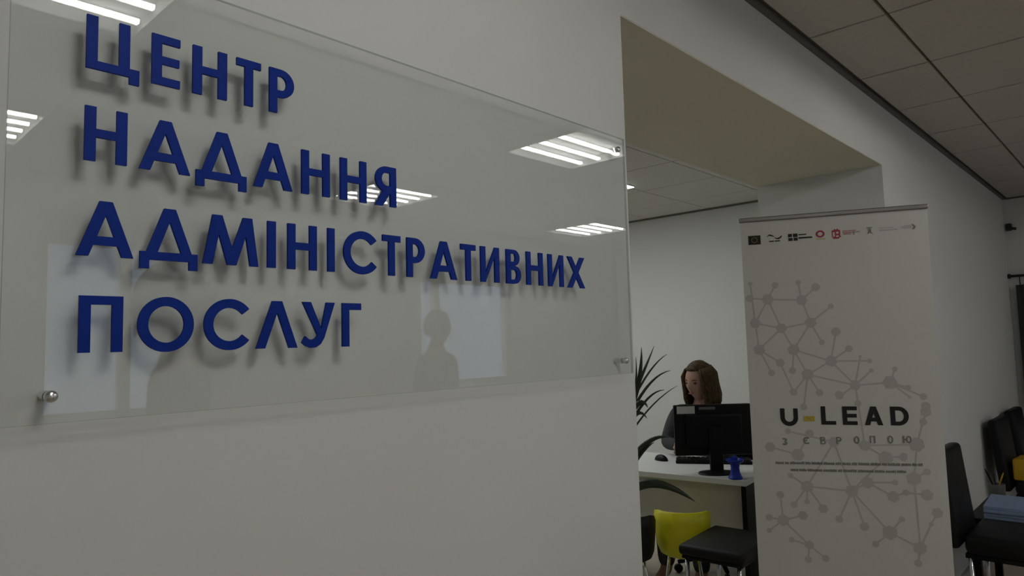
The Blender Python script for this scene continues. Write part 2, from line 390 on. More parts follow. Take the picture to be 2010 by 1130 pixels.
ROWS = [(1.7546, .0640, [('Ц', 0.2357, 0.2932), ('Е', 0.3074, 0.3412), ('Н', 0.3572, 0.402), ('Т', 0.4153, 0.4499), ('Р', 0.4625, 0.5002)]),
 (1.6449, .0645, [('Н', 0.2358, 0.281), ('А', 0.2946, 0.3551), ('Д', 0.3626, 0.4298), ('А', 0.4397, 0.4976), ('Н', 0.5123, 0.5585), ('Н', 0.5769, 0.6237), ('Я', 0.6409, 0.6811)]),
 (1.5340, .0648, [('А', 0.2298, 0.29), ('Д', 0.2972, 0.3655), ('М', 0.3721, 0.4468), ('І', 0.4602, 0.4723), ('Н', 0.4904, 0.5363), ('І', 0.5545, 0.566), ('С', 0.5817, 0.6432), ('Т', 0.6534, 0.6882), ('Р', 0.7013, 0.7386), ('А', 0.7511, 0.8106), ('Т', 0.8205, 0.856), ('И', 0.8689, 0.9161), ('В', 0.9357, 0.9752), ('Н', 0.9922, 1.0402), ('И', 1.0571, 1.1048), ('Х', 1.1185, 1.1758)]),
 (1.4232, .0650, [('П', 0.2345, 0.28), ('О', 0.296, 0.3617), ('С', 0.3744, 0.4349), ('Л', 0.4441, 0.5051), ('У', 0.5118, 0.5656), ('Г', 0.5786, 0.6116)])]
for z0, hh, L in ROWS:
    z0 = kz(z0); hh *= K2
    for c, x0, x1 in L:
        x0, x1 = kx(x0), kx(x1)
        bm = NB()
        for k, g in enumerate(glyph(c, x1 - x0, hh, .0119)):
            prism(bm, g, (x0 - ox, GF, z0 - oz), (1, 0, 0), (0, 0, 1), (0, -1, 0), .0002 + k * .00006, .0042 + k * .00006)
        obj('letter', bm, MT['blue'], sign)

# ------------------------------------------------------------------ roll-up banner
K = .9558
BA = CAM + (Vector((3.145, .514, 1.985)) - CAM) * K; BA.z = 0
BU = Vector((.411, -.9116, 0)).normalized(); BN = Vector((-.9116, -.411, 0)).normalized(); BW = .784 * K; BT = 1.42 + .565 * K
ban = thing('rollup_banner', 'white roll-up banner stand with bold black lettering and grey molecule network', 'banner', BA, math.atan2(BU.y, BU.x))
# local axes of the banner: x along the width, -y towards the viewer, z up
bm = NB(); box(bm, (0, -.0008, .10), (BW, .0008, BT - .004)); obj('panel', bm, MT['banner'], ban)
bm = NB(); box(bm, (-.006, -.010, BT - .016), (BW + .006, .010, BT + .004), .004); obj('top_rail', bm, MT['alu'], ban)
bm = NB(); box(bm, (-.01, -.05, .012), (BW + .01, .05, .10), .02); obj('base', bm, MT['alu'], ban, 40)
bm = NB()
for x in (.12, BW - .12):
    bm = NB(); box(bm, (x - .03, -.14, 0), (x + .03, .14, .0118), .004); obj('foot', bm, MT['alu'], ban)

bm = NB(); tube(bm, [(BW / 2, .016, .095), (BW / 2, .016, BT - .012)], .006, 10); obj('support_pole', bm, MT['alu'], ban, True)
def uv(u, v): return u * K, 1.42 + (v - 1.42) * K
def flat(bm, loops, t=.0006, lift=.0009): prism(bm, loops, (0, 0, 0), (1, 0, 0), (0, 0, 1), (0, -1, 0), lift, lift + t)
# network print
ND = [(0.1041, 1.5977, 0.0279), (0.2506, 1.5883, 0.0256), (0.0435, 1.4887, 0.0256), (0.156, 1.4612, 0.0256), (0.283, 1.4829, 0.027), (0.0545, 1.3642, 0.0279), (0.2041, 1.3608, 0.0279), (0.358, 1.3063, 0.027), (0.2577, 1.2464, 0.0279), (0.0305, 1.676, 0.0102), (0.1398, 1.6622, 0.0163), (0.2406, 1.67, 0.013), (0.3138, 1.6452, 0.0195), (0.0244, 1.6067, 0.0186), (0.3725, 1.5543, 0.013), (0.3868, 1.4383, 0.0209), (0.3253, 1.3914, 0.013), (0.1425, 1.3023, 0.0195), (0.1032, 1.2559, 0.0163), (0.194, 1.2652, 0.0163), (0.1934, 1.1673, 0.0177), (0.3028, 1.1644, 0.0163), (0.384, 1.1541, 0.0186),
 (0.4513, 1.1966, 0.0242), (0.5908, 1.2076, 0.0316), (0.4354, 1.3601, 0.0167), (0.5161, 1.3041, 0.0112), (0.5207, 1.262, 0.0093), (0.4791, 1.3248, 0.0074), (0.6141, 1.2667, 0.0119), (0.6599, 1.1855, 0.013), (0.3858, 1.1486, 0.0149), (0.7165, 1.1463, 0.0156), (0.7242, 1.1055, 0.0186), (0.6643, 1.1444, 0.0074), (0.4574, 1.1165, 0.0149),
 (0.2272, 0.7437, 0.0278), (0.1178, 0.5883, 0.0278), (0.2212, 0.4845, 0.0214), (0.4096, 0.7306, 0.0278), (0.1597, 0.7898, 0.0128), (0.1107, 0.7017, 0.0171), (0.168, 0.6603, 0.015), (0.2234, 0.6767, 0.012), (0.2885, 0.6478, 0.0214), (0.2025, 0.6137, 0.0214), (0.0582, 0.5967, 0.0162), (0.0551, 0.5384, 0.012), (0.1483, 0.5026, 0.0137), (0.2866, 0.4301, 0.0162), (0.2133, 0.4203, 0.0162), (0.3518, 0.6058, 0.0171),
 (0.4745, 0.7702, 0.0279), (0.5731, 0.7135, 0.0256), (0.6588, 0.7941, 0.0302), (0.5501, 0.5583, 0.0325), (0.6634, 0.5013, 0.0279), (0.5835, 0.7744, 0.013), (0.6223, 0.7326, 0.0139), (0.7103, 0.8246, 0.0149), (0.7038, 0.7265, 0.0256), (0.7371, 0.6522, 0.0232), (0.5998, 0.6187, 0.013), (0.4516, 0.579, 0.0195), (0.4917, 0.5065, 0.0149), (0.6506, 0.4366, 0.0163), (0.7106, 0.6035, 0.0102), (0.6234, 0.8846, 0.0163),
 (0.1959, 0.8845, 0.0293), (0.0792, 0.9157, 0.0241), (0.3493, 0.944, 0.0241), (0.4742, 0.9318, 0.0241), (0.5539, 0.8792, 0.031), (0.6779, 0.9398, 0.0328), (0.6246, 0.8883, 0.0155), (0.2506, 0.9796, 0.019), (0.7224, 1.0804, 0.0224), (0.7099, 1.0372, 0.0155), (0.2327, 1.1001, 0.0155), (0.1589, 0.9895, 0.0138)]
ED = [(0, 10), (0, 1), (1, 11), (1, 4), (1, 12), (0, 3), (0, 2), (0, 13), (2, 3), (2, 5), (3, 4), (3, 5), (3, 6), (4, 14), (4, 6), (4, 16), (6, 7), (6, 8), (7, 15), (5, 18), (5, 17), (17, 20), (6, 19), (7, 8), (8, 23), (8, 20), (8, 78), (8, 21),
 (7, 26), (7, 25), (7, 23), (23, 27), (23, 28), (23, 24), (24, 29), (24, 30), (24, 34), (24, 32), (23, 71), (23, 31), (23, 35), (36, 39), (36, 42), (36, 43), (36, 44), (36, 40), (37, 41), (37, 45), (37, 46), (37, 47), (37, 38), (38, 48), (38, 49), (38, 50), (39, 51), (39, 63), (39, 55), (52, 57), (52, 53), (39, 52), (53, 58), (55, 62), (55, 64), (55, 56), (56, 54), (56, 66), (56, 65), (54, 73), (54, 59),
 (69, 68), (68, 75), (70, 36), (70, 39), (71, 72), (73, 76), (70, 79), (72, 74), (60, 58), (61, 66), (72, 39), (73, 71), (2, 9)]
bmn = NB()
LN = [uv(a, b) for a, b, r in ND]
def clip(p): return (min(max(p[0], .004), BW - .004), p[1])
for e_, (a, b) in enumerate(ED):
    p, q = Vector(LN[a]), Vector(LN[b]); d = (q - p).normalized(); n = Vector((-d.y, d.x)) * .0036
    flat(bmn, [[clip(x) for x in (p - n, q - n, q + n, p + n)]], .0003, .0009 + e_ * 4e-6)
for i, (a, b, r) in enumerate(ND):
    u, v = LN[i]; k = 6 if r > .021 else 8
    bms = NB(); r *= .95
    flat(bms, [[clip((u + r * math.cos(2 * PI * j / k + i), v + r * math.sin(2 * PI * j / k + i))) for j in range(k)]], .0003, .0014 + i * 4e-6)
    obj('network_node', bms, MT['greyink'], ban)
net = obj('network_print', bmn, MT['greyink'], ban)
# words
def word_letter(c, u0, u1, v0, v1, s, m, lift=.0020):
    bm = NB(); a, z0 = uv(u0, v0); b, z1 = uv(u1, v1)
    for k, g in enumerate(glyph(c, b - a, z1 - z0, s)): prism(bm, g, (a, 0, z0), (1, 0, 0), (0, 0, 1), (0, -1, 0), lift + k * 3e-5, lift + .0006 + k * 3e-5)
    return obj('letter', bm, m, ban)
for c, a, b in (('U', .1305, .2058), ('L', .3027, .3638), ('E', .3911, .4512), ('A', .4801, .5533), ('D', .5835, .6551)):
    word_letter(c, a, b, 1.021 if c != 'U' else 1.013, 1.103 if c != 'U' else 1.093, .0185, MT['ink'])
bm = NB(); a, z = uv(.2293, 1.0461); flat(bm, [rect(a, z - .010, a + .044, z + .012)], lift=.002); obj('hyphen', bm, MT['yelink'], ban)
bm = NB(); flat(bm, [[(a + .008, z + .008), (a + .016, z + .006), (a + .036, z - .006), (a + .028, z - .004)]], lift=.0027); obj('hyphen_stroke', bm, MT['midink'], ban)
for c, u, v in (('З', .1433, .9423), ('Є', .2324, .9486), ('В', .3049, .95), ('Р', .3701, .9512), ('О', .4427, .9549), ('П', .5062, .9583), ('О', .5768, .9596), ('Ю', .6423, .9609)):
    w = .017 if c == 'Ю' else .0115
    word_letter(c, u - w, u + w, v - .016, v + .016, .0058, MT['midink'])
bm = NB()
for (u0, v0, u1, v1, hh) in ((.0982, .8373, .6887, .8616, .0052), (.162, .8071, .6258, .827, .0050)):
    u = u0
    while u < u1:
        n = random.randint(3, 9)
        for _ in range(n):
            t = (u - u0) / (u1 - u0); v = v0 + (v1 - v0) * t * .35 + .008; w = random.uniform(.0045, .0085)
            a, z = uv(u, v); flat(bm, [rect(a, z - hh, a + w * .8, z + hh * random.choice((.7, .9, 1.1)))], lift=.002)
            u += w
            if u > u1: break
        u += .004
obj('fine_print', bm, MT['midink'], ban)
# sponsor marks along the top
def mark(name, polys, m):
    bm = NB()
    for p in polys:
        ls = [[uv(*q) for q in l] for l in p]; flat(bm, ls, lift=.0012)
    return obj(name, bm, m, ban)
flag = mark('flag_mark', [[rect(.0328, 1.860, .0876, 1.903)]], MT['ink'])
st = NB()
for k in range(12):
    a, z = uv(.0602 + .012 * math.cos(k * PI / 6), 1.8815 + .012 * math.sin(k * PI / 6)); flat(st, [arc(a, z, .0018, .0018, 0, 360, 6)[:-1]], lift=.002)
obj('star_ring', st, MT['yelink'], flag)
mark('wing_mark', [[[(.113, 1.891), (.126, 1.904), (.140, 1.900), (.150, 1.890), (.138, 1.894), (.126, 1.897)]], [[(.148, 1.889), (.160, 1.884), (.172, 1.888), (.182, 1.897), (.180, 1.886), (.168, 1.878), (.156, 1.880)]],
     [rect(.125, 1.868, .146, 1.873)], [rect(.150, 1.868, .174, 1.873)]], MT['ink'])
mark('block_mark', [[rect(.209, 1.884, .226, 1.899)], [rect(.230, 1.883, .250, 1.899)], [rect(.210, 1.866, .228, 1.880)], [rect(.232, 1.866, .250, 1.880)], [rect(.254, 1.890, .288, 1.895)], [rect(.254, 1.874, .312, 1.881)]], MT['ink'])
mark('ring_mark', [[arc(.3465, 1.889, .019, .017, 0, 360, 20)[:-1], arc(.3465, 1.889, .010, .009, 0, 360, 20)[:-1]]], MT['redink'])
mark('ring_caption', [[rect(.328, 1.864, .368, 1.868)]], MT['yelink'])
mark('shield_mark', [[[(.395, 1.900), (.404, 1.903), (.408, 1.909), (.413, 1.903), (.420, 1.909), (.424, 1.903), (.431, 1.900), (.431, 1.874), (.436, 1.870), (.428, 1.868), (.424, 1.862), (.402, 1.862), (.396, 1.872)],
     rect(.400, 1.872, .408, 1.893)[::-1], rect(.414, 1.885, .424, 1.894)[::-1], rect(.413, 1.870, .424, 1.877)[::-1]]], MT['redink'])
mark('shield_caption', [[rect(.440, 1.893, .496, 1.897)], [rect(.440, 1.885, .478, 1.890)], [rect(.444, 1.878, .476, 1.883)]], MT['pinkink'])
mark('caption_tail', [[rect(.480, 1.884, .492, 1.890)], [rect(.482, 1.876, .490, 1.881)], [rect(.494, 1.886, .512, 1.889)]], MT['midink'])
mark('trident_mark', [[rect(.541, 1.900, .563, 1.904)], [[(.546, 1.898), (.558, 1.898), (.558, 1.882), (.566, 1.872), (.552, 1.878), (.541, 1.872), (.546, 1.884)]]], MT['midink'])
mark('agency_caption', [[rect(.590, 1.895, .650, 1.899)], [rect(.590, 1.884, .662, 1.889)]], MT['greyink'])
mark('agency_mark', [[[(.672, 1.896), (.690, 1.888), (.720, 1.886), (.720, 1.902), (.700, 1.902)]]], MT['greyink'])
mark('agency_tip', [[[(.718, 1.905), (.728, 1.903), (.737, 1.893), (.731, 1.882), (.719, 1.880), (.727, 1.892)]]], MT['midink'])

# ------------------------------------------------------------------ desk with computer
ZD = .71
DF = Vector((3.285, 1.224, 0)); DR = Vector((3.357, .655, 0)); du = (DR - DF).normalized()
DL = DF - du * .55                                                   # far left end, behind the sign wall
dlen = (DR - DL).length
desk = thing('office_desk', 'white topped office desk with beige front panel beside the banner', 'desk', DL, math.atan2(du.y, du.x))
bm = NB(); box(bm, (0, 0, ZD - .03), (dlen, .62, ZD), .003); obj('desktop', bm, MT['white'], desk)
bm = NB(); box(bm, (.05, .09, .41), (dlen - .05, .108, ZD - .031)); obj('front_panel', bm, MT['panel'], desk)
for x in (.02, dlen - .045):
    bm = NB(); box(bm, (x, .06, 0), (x + .025, .58, ZD - .031)); obj('side_panel', bm, MT['black'], desk)  # black colour stands in for the dark gap at the desk end

def P(px, py, z): return at_z(px, py, z)
# monitor, back turned to the viewer
mc = at_d(1400, 843, 3.73); mf = P(1401, 921, ZD)
mdir = math.atan2(.682, .727)                                        # local +x = away from viewer
mon = thing('monitor', 'black computer monitor seen from behind, white sticker on its corner', 'monitor', (mc.x, mc.y, ZD), mdir)
mz = mc.z - ZD
bm = NB(); box(bm, (.0, -.208, mz - .135), (.022, .208, mz + .135), .006); obj('screen_housing', bm, MT['black'], mon)
bm = NB(); box(bm, (-.028, -.15, mz - .09), (.002, .15, mz + .085), .012); obj('rear_bulge', bm, MT['black'], mon)
bm = NB(); box(bm, (-.045, -.035, .012), (-.022, .035, mz + .02), .006); obj('stand_neck', bm, MT['black'], mon)
bm = NB(); lathe(bm, [(.088, .0002), (.09, .004), (.085, .010), (.03, .016)], (0, 0, 0), 28)
bmesh.ops.transform(bm, matrix=Matrix.Translation((-.045, 0, 0)) @ Matrix.Diagonal((.75, 1.15, 1, 1)), verts=bm.verts); obj('stand_base', bm, MT['black'], mon, 40)
bm = NB(); box(bm, (-.0016, .095, mz + .088), (-.0001, .192, mz + .128)); tag(obj('sticker', bm, MT['label'], mon), 'white paper sticker')
bm = NB(); box(bm, (-.0016, -.015, mz + .108), (-.0001, .072, mz + .122)); tag(obj('grey_strip', bm, MT['pot'], mon), 'grey strip')  # small grey strip near the top edge of the monitor back
bm = NB(); tube(bm, [(-.0285, -.01, mz), (-.0275, -.01, mz)], .014, 18); tag(obj('emblem', bm, MT['alu'], mon), 'dull round emblem')
bm = NB(); box(bm, (.0221, -.198, mz - .122), (.0228, .198, mz + .125)); obj('screen', bm, MT['black'], mon)
# keyboard
k0, k1 = P(1332, 906, ZD), P(1470, 908, ZD); kd = (k1 - k0); kc = (k0 + k1) / 2
kb = thing('keyboard', 'black keyboard on the white desk beneath the monitor', 'keyboard', (kc.x, kc.y, ZD), math.atan2(kd.y, kd.x))
bm = NB(); box(bm, (-.21, -.065, .0002), (.21, .065, .018), .004); obj('case', bm, MT['black'], kb)
bm = NB()
for r in range(5):
    for c in range(15): box(bm, (-.2 + c * .0267, -.056 + r * .022, .0182), (-.2 + c * .0267 + .023, -.056 + r * .022 + .018, .024))
obj('keys', bm, MT['leather'], kb)
# mouse
q = P(1298, 903, ZD)
bm = NB(); bmesh.ops.create_uvsphere(bm, u_segments=16, v_segments=10, radius=1)
for v in bm.verts: v.co = Vector((v.co.x * .052, v.co.y * .03, max(0.0, v.co.z) * .034 + .0003))
ms = tag(obj('computer_mouse', bm, MT['black'], None, True), 'small black computer mouse at the left end of the desk', 'mouse'); ms.location = (q.x, q.y, ZD)
ms.rotation_euler = (0, 0, 1.2)
# blue pen stand
q = P(1444, 939, ZD)
hs = thing('blue_pen_stand', 'bright blue plastic pen stand on the desk in front of the monitor', 'pen stand', (q.x, q.y, ZD))
bm = NB(); lathe(bm, [(.034, .0003), (.036, .006), (.030, .016), (.024, .030), (.021, .055), (.024, .072)], (0, 0, 0), 20); obj('base', bm, MT['bluep'], hs, 35)
bm = NB(); lathe(bm, [(.024, .0722), (.040, .086), (.045, .092), (.044, .098), (.036, .098), (.030, .090)], (0, 0, 0), 20); obj('rim', bm, MT['bluep'], hs, 35)
bm = NB(); box(bm, (-.012, -.012, .0905), (.012, .012, .112), .004); obj('clip', bm, MT['bluep'], hs)

# ------------------------------------------------------------------ seating
def shell_chair(name, label, m, loc, rz):
    """small moulded tub chair, opening towards local +y"""
    t = thing(name, label, 'chair', loc, rz)
    bm = NB(); n = 24; rows = []
    prof = [(.03, .345), (.085, .348), (.115, .365), (.127, .40), (.133, .46), (.137, .52), (.140, .58)]
    for i, (r, z) in enumerate(prof):
        ring = []
        for k in range(n):
            a = 2 * PI * k / n
            f = (1 - math.sin(a)) / 2                                 # 1 at the back (-y), 0 at the front
            zz = z if i < 3 else .365 + (z - .365) * (0.10 + 0.90 * min(1, f * 1.5) ** .8)
            ring.append(bm.verts.new((r * math.cos(a), r * math.sin(a) * .95, zz)))
        rows.append(ring)
    for a, b in zip(rows, rows[1:]):
        for k in range(n): bm.faces.new((a[k], a[(k + 1) % n], b[(k + 1) % n], b[k]))
    bm.faces.new(rows[0][::-1])
    bmesh.ops.recalc_face_normals(bm, faces=bm.faces)
    bmesh.ops.solidify(bm, geom=bm.faces[:], thickness=.007)
    obj('shell', bm, m, t, True)
    for sx in (-1, 1):
        for sy in (-1, 1):
            bm = NB(); tube(bm, [(sx * .07, sy * .07, .343), (sx * .115, sy * .12, .006)], .007, 10); tube(bm, [(sx * .115, sy * .12, .008), (sx * .116, sy * .121, .0)], .010, 10)
            obj('leg', bm, MT['chrome'], t, True)
    return t
shell_chair('child_chair', 'small yellow moulded tub chair on chrome legs in front of the desk', MT['yellow'], (3.172, .914, 0), math.radians(-60))
shell_chair('child_chair', 'small black moulded tub chair half hidden by the sign wall edge', MT['leather'], (2.935, 1.085, 0), math.radians(-60))
# square stool in front
st = thing('padded_stool', 'square black padded stool with chrome legs left of the banner', 'stool', (3.045, .612, 0), math.radians(4))
bm = NB(); box(bm, (-.205, -.155, .455), (.205, .150, .505), .02, seg=3); obj('seat', bm, MT['leather'], st, True)
bm = NB(); box(bm, (-.19, -.142, .44), (.19, .138, .4548), .004); obj('seat_frame', bm, MT['black'], st)
for sx in (-1, 1):
    for sy in (-1, 1):
        bm = NB(); tube(bm, [(sx * .17, sy * .12, .4395), (sx * .18, sy * .128, .0)], .010, 10); obj('leg', bm, MT['chrome'], st, True)
# waiting chairs in a row along the wall, facing -y
def waiting_chair(label, loc, rz=0.0):
    t = thing('waiting_chair', label, 'chair', loc, rz, 'black waiting chairs along the right wall')
    bm = NB(); w = .21
    box(bm, (-w, -.47, .385), (w, -.03, .475), .028, seg=3); obj('seat', bm, MT['leather'], t, True)
    bm = NB(); box(bm, (-w, -.032, .40), (w, .032, .85), .022, Matrix.Translation((0, .018, 0)) @ Matrix.Translation((0, 0, .42)) @ Matrix.Rotation(math.radians(-6), 4, 'X') @ Matrix.Translation((0, 0, -.42)), 3)
    obj('backrest', bm, MT['leather'], t, True)
    bm = NB(); box(bm, (-w + .02, -.45, .365), (w - .02, -.03, .3845)); obj('seat_frame', bm, MT['black'], t)
    for sx in (-1, 1):
        for y in (-.43, -.05):
            bm = NB(); tube(bm, [(sx * .18, y, .366), (sx * .185, y, .0)], .011, 10); obj('leg', bm, MT['chrome'], t, True)
    return t
c1 = waiting_chair('black padded waiting chair with low seat nearest the banner, by the right wall', (4.07, -.135, 0))
dup(c1, (5.62, -.13, 0), 0, 'black waiting chair further along the wall, behind the pen cup')
dup(c1, (6.32, -.12, 0), 0, 'farthest black waiting chair by the curtained corner')
# low table with stationery
tb = thing('low_table', 'low dark side table between the waiting chairs', 'table', (4.66, -.34, 0))
bm = NB(); box(bm, (-.31, -.25, .42), (.31, .25, .45), .004); obj('tabletop', bm, MT['black'], tb)
for sx in (-1, 1):
    for sy in (-1, 1):
        bm = NB(); box(bm, (sx * .28 - .018, sy * .22 - .018, 0), (sx * .28 + .018, sy * .22 + .018, .4198)); obj('leg', bm, MT['black'], tb)
pk = thing('paper_stack', 'pale blue stack of leaflets on the low side table', 'leaflets', (4.57, -.33, .45), math.radians(3))
for i in range(4):
    bm = NB(); z = .0003 + i * .0165; box(bm, (-.20 + random.uniform(-.006, .006), -.19, z), (.15 + random.uniform(-.006, .006), .175, z + .016), .002); obj('leaflet_pack', bm, MT['paper'], pk)
cp = thing('pen_cup', 'grey mesh pen cup on the side table behind the leaflets', 'pen cup', (4.84, -.155, .45))
bm = NB(); lathe(bm, [(.038, .0003), (.042, .005), (.044, .10), (.041, .10), (.039, .008)], (0, 0, 0), 20); obj('cup', bm, MT['mesh'], cp, 40)
for i, (dx, dy, l, m, w) in enumerate(((-.055, .06, .19, 'black', 'black pen leaning left'), (.03, .02, .155, 'ink', 'dark pen upright'), (.012, -.05, .15, 'orange', 'amber pencil leaning right'))):
    bm = NB(); b = Vector((-dx * .2, -dy * .2, .012 + i * .006)); e = b + Vector((dx, dy, l)).normalized() * l; tube(bm, [b, b.lerp(e, .9), e], [.004, .004, .0015], 8)
    p = tag(obj('pen', bm, MT[m], None, True), w + ' in the mesh cup on the side table', 'pen', 'pens in the mesh cup'); p.location = (4.84, -.155, .45)
# amber cushion on the chair behind the pen cup
cu = thing('cushion', 'amber yellow cushion on the waiting chair at the right edge', 'cushion', (5.53, -.30, .4755), math.radians(-4))
bm = NB(); box(bm, (-.11, -.14, .0), (.11, .14, .135), .014, seg=3); obj('cover', bm, MT['orange'], cu, True)
bm = NB(); box(bm, (-.1125, -.11, .063), (.1125, .13, .072), .002); obj('seam', bm, MT['orange'], cu)

# ------------------------------------------------------------------ end wall: curtain, sensor
wn = None
bm = NB(); yb0, yb1, z0, z1 = -.16, -1.35, .95, 1.72
for a, b, c, d in ((yb1, yb1 + .05, z0, z1), (yb0 - .05, yb0, z0, z1), (yb1, yb0, z0, z0 + .05), (yb1, yb0, z1 - .05, z1), ((yb0 + yb1) / 2 - .03, (yb0 + yb1) / 2 + .03, z0, z1)):
    box(bm, (XE - .02, a, c), (XE, b, d))
wn = tag(obj('window_1', bm, MT['wframe']), kind='structure')
bm = NB(); box(bm, (XE - .09, yb1 - .05, .70), (XE, -.02, .725), .004); obj('sill', bm, MT['wframe'], wn)
ct = thing('curtain', 'grey green curtain hanging from a dark rod on the end wall', 'curtain', (XE - .06, -.02, 0))
bm = NB(); tube(bm, [(0, .012, 1.875), (0, -1.5, 1.875)], .011, 12); tube(bm, [(0, .0, 1.875), (0, .018, 1.875)], .02, 12)
obj('curtain_rod', bm, MT['sensor'], ct, True)
bm = NB(); rowa = []; rowb = []
for k in range(121):
    y = -.03 - 1.35 * k / 120; x = .012 * math.sin(k * .9) + .004 * math.sin(k * 2.3)
    rowa.append(bm.verts.new((x * .7, y, 1.80))); rowb.append(bm.verts.new((x, y, .735)))
for k in range(120): bm.faces.new((rowa[k], rowa[k + 1], rowb[k + 1], rowb[k]))
bmesh.ops.solidify(bm, geom=bm.faces[:], thickness=.002); obj('cloth', bm, MT['curtain'], ct, True)
for k in range(8):
    y = -.06 - k * .18; bm = NB(); tube(bm, [(0, y + .0, 1.80), (0, y, 1.868)], .004, 6); obj('hook', bm, MT['sensor'], ct)
sn = thing('wall_sensor', 'tiny dark fitting high on the end wall near the ceiling', 'sensor', (XE, -.03, 2.29))
bm = NB(); box(bm, (-.03, -.022, -.03), (0, .02, .03), .006); obj('sensor_body', bm, MT['sensor'], sn)
bm = NB(); tube(bm, [(-.02, -.022, -.012), (-.03, -.05, -.02)], .012, 10); obj('sensor_head', bm, MT['sensor'], sn, True)

# ------------------------------------------------------------------ potted plant
pb = Vector((2.54, .87, 0))
pl = thing('potted_plant', 'potted plant with long narrow dark leaves at the wall edge', 'plant', pb)
bm = NB(); lathe(bm, [(.075, .0), (.08, .01), (.108, .24), (.112, .26), (.103, .26), (.10, .235)], (0, 0, 0), 24); pot = obj('pot', bm, MT['pot'], pl, 40)
bm = NB(); lathe(bm, [(.099, .236), (.06, .243), (.01, .246)], (0, 0, 0), 20); obj('soil', bm, MT['soil'], pot)
bm = NB(); tube(bm, [(0, 0, .24), (.01, 0, .5), (-.005, .01, .8), (.01, -.01, 1.04)], [.016, .015, .013, .010], 10); obj('stem', bm, MT['bark'], pl, True)
def leaf(base, mid, tip, w, name='leaf'):
    """tapered blade along a quadratic curve, gently folded on its midrib"""
    bm = NB(); n = 12; L = []; base, mid, tip = Vector(base), Vector(mid), Vector(tip); c = (mid - base * .0784 - tip * .5184) / .4032
    for i in range(n + 1):
        t = i / n; p = base * (1 - t) ** 2 + c * 2 * t * (1 - t) + tip * t * t
        d = ((c - base) * (1 - t) + (tip - c) * t).normalized()
        s = d.cross(ray(1300, 800).normalized()).normalized(); up = s.cross(d)
        ww = w * (math.sin(PI * min(1, (t * .93 + .07)) ** .8) ** .75) if t < 1 else .0004
        L.append([bm.verts.new(p - s * ww + up * ww * .35), bm.verts.new(p), bm.verts.new(p + s * ww + up * ww * .35)])
    for a, b in zip(L, L[1:]):
        for k in (0, 1): bm.faces.new((a[k], a[k + 1], b[k + 1], b[k]))
    bmesh.ops.recalc_face_normals(bm, faces=bm.faces); bmesh.ops.solidify(bm, geom=bm.faces[:], thickness=.0012)
    for v in bm.verts: v.co -= pb
    return obj(name, bm, MT['leaf'], pl, True)
top = pb + Vector((.01, -.01, 1.03))
def A(px, py, d): return at_d(px, py, d)
LV = [((1256, 735), (1259, 681), .009, 3.02, 1.00), ((1262, 732), (1284, 679), .0065, 3.05, 1.0), ((1281, 721), (1309, 695), .0036, 3.08, .96), ((1284, 744), (1316, 727), .0045, 3.02, .92),
      ((1278, 776), (1304, 765), .0042, 2.97, .90), ((1290, 786), (1329, 757), .0028, 3.08, .88), ((1258, 789), (1272, 800), .010, 2.97, .93), ((1254, 810), (1270, 821), .008, 2.98, .88), ((1248, 755), (1248, 700), .005, 2.97, .98),
      ((1283, 861), (1312, 858), .009, 2.95, .78), ((1266, 882), (1284, 868), .0055, 2.97, .74), ((1310, 954), (1366, 985), .015, 2.90, .70)]
for mid, tip, w, d, zb in LV:
    leaf((pb.x, pb.y, zb), A(*mid, (2.99 + d) / 2), A(*tip, d), w * 1.35)
for k in range(7):
    a = 1.5 + k * .42; r = random.uniform(.24, .34); z0 = random.uniform(.75, 1.02)
    e = pb + Vector((r * math.cos(a), r * math.sin(a), z0 + random.uniform(-.1, .25)))
    m = pb.lerp(e, .5); m.z = z0 + .14
    leaf((pb.x, pb.y, z0), m, e, .014)

# ------------------------------------------------------------------ people
def skin_mesh(verts, edges, rads, lvl=2):
    me = bpy.data.meshes.new('sk'); me.from_pydata([Vector(v) for v in verts], edges, [])
    o = bpy.data.objects.new('sk', me); COL.objects.link(o)
    md = o.modifiers.new('s', 'SKIN'); md.use_smooth_shade = True
    for i, r in enumerate(rads):
        sv = me.skin_vertices[0].data[i]; sv.radius = r if hasattr(r, '__len__') else (r, r); sv.use_root = (i == 0)
    o.modifiers.new('u', 'SUBSURF').levels = lvl
    dg = bpy.context.evaluated_depsgraph_get(); me2 = bpy.data.meshes.new_from_object(o.evaluated_get(dg))
    bpy.data.objects.remove(o); return me2
def head_bm(hh=.235):
    """head at the origin, facing -y; the centre is at mid height, hh = chin to crown"""
    bm = NB(); bmesh.ops.create_uvsphere(bm, u_segments=36, v_segments=26, radius=1)
    for v in bm.verts:
        x, y, z = v.co
        wx = .074; wy = .095
        if z < -.1:
            k = (-z - .1) / .9; wx *= 1 - .40 * k ** 1.3; wy *= 1 - .22 * k
        X, Y, Z = x * wx, y * wy, z * hh / 2
        if Y < 0:
            if z < -.2: Y -= .012 * (-z - .2)                         # jaw forward
            g = math.exp(-(X / .012) ** 2)
            nz = (z + .17) / .20
            Y -= .021 * g * math.exp(-((nz) ** 2)) if z < .02 else .012 * g * math.exp(-((z - .02) / .12) ** 2) * .8   # nose
            for sx in (-1, 1):
                Y += .010 * math.exp(-((X - sx * .030) / .015) ** 2 - ((z - .03) / .09) ** 2)      # eye sockets
            Y -= .006 * math.exp(-(X / .022) ** 2 - ((z + .50) / .07) ** 2)                        # mouth
            Y -= .007 * math.exp(-(X / .02) ** 2 - ((z + .86) / .10) ** 2)                         # chin
        else:
            Y *= 1.02
            if z < -.35: Y *= 1 - .35 * (-z - .35)
        v.co = (X, Y, Z)
    return bm
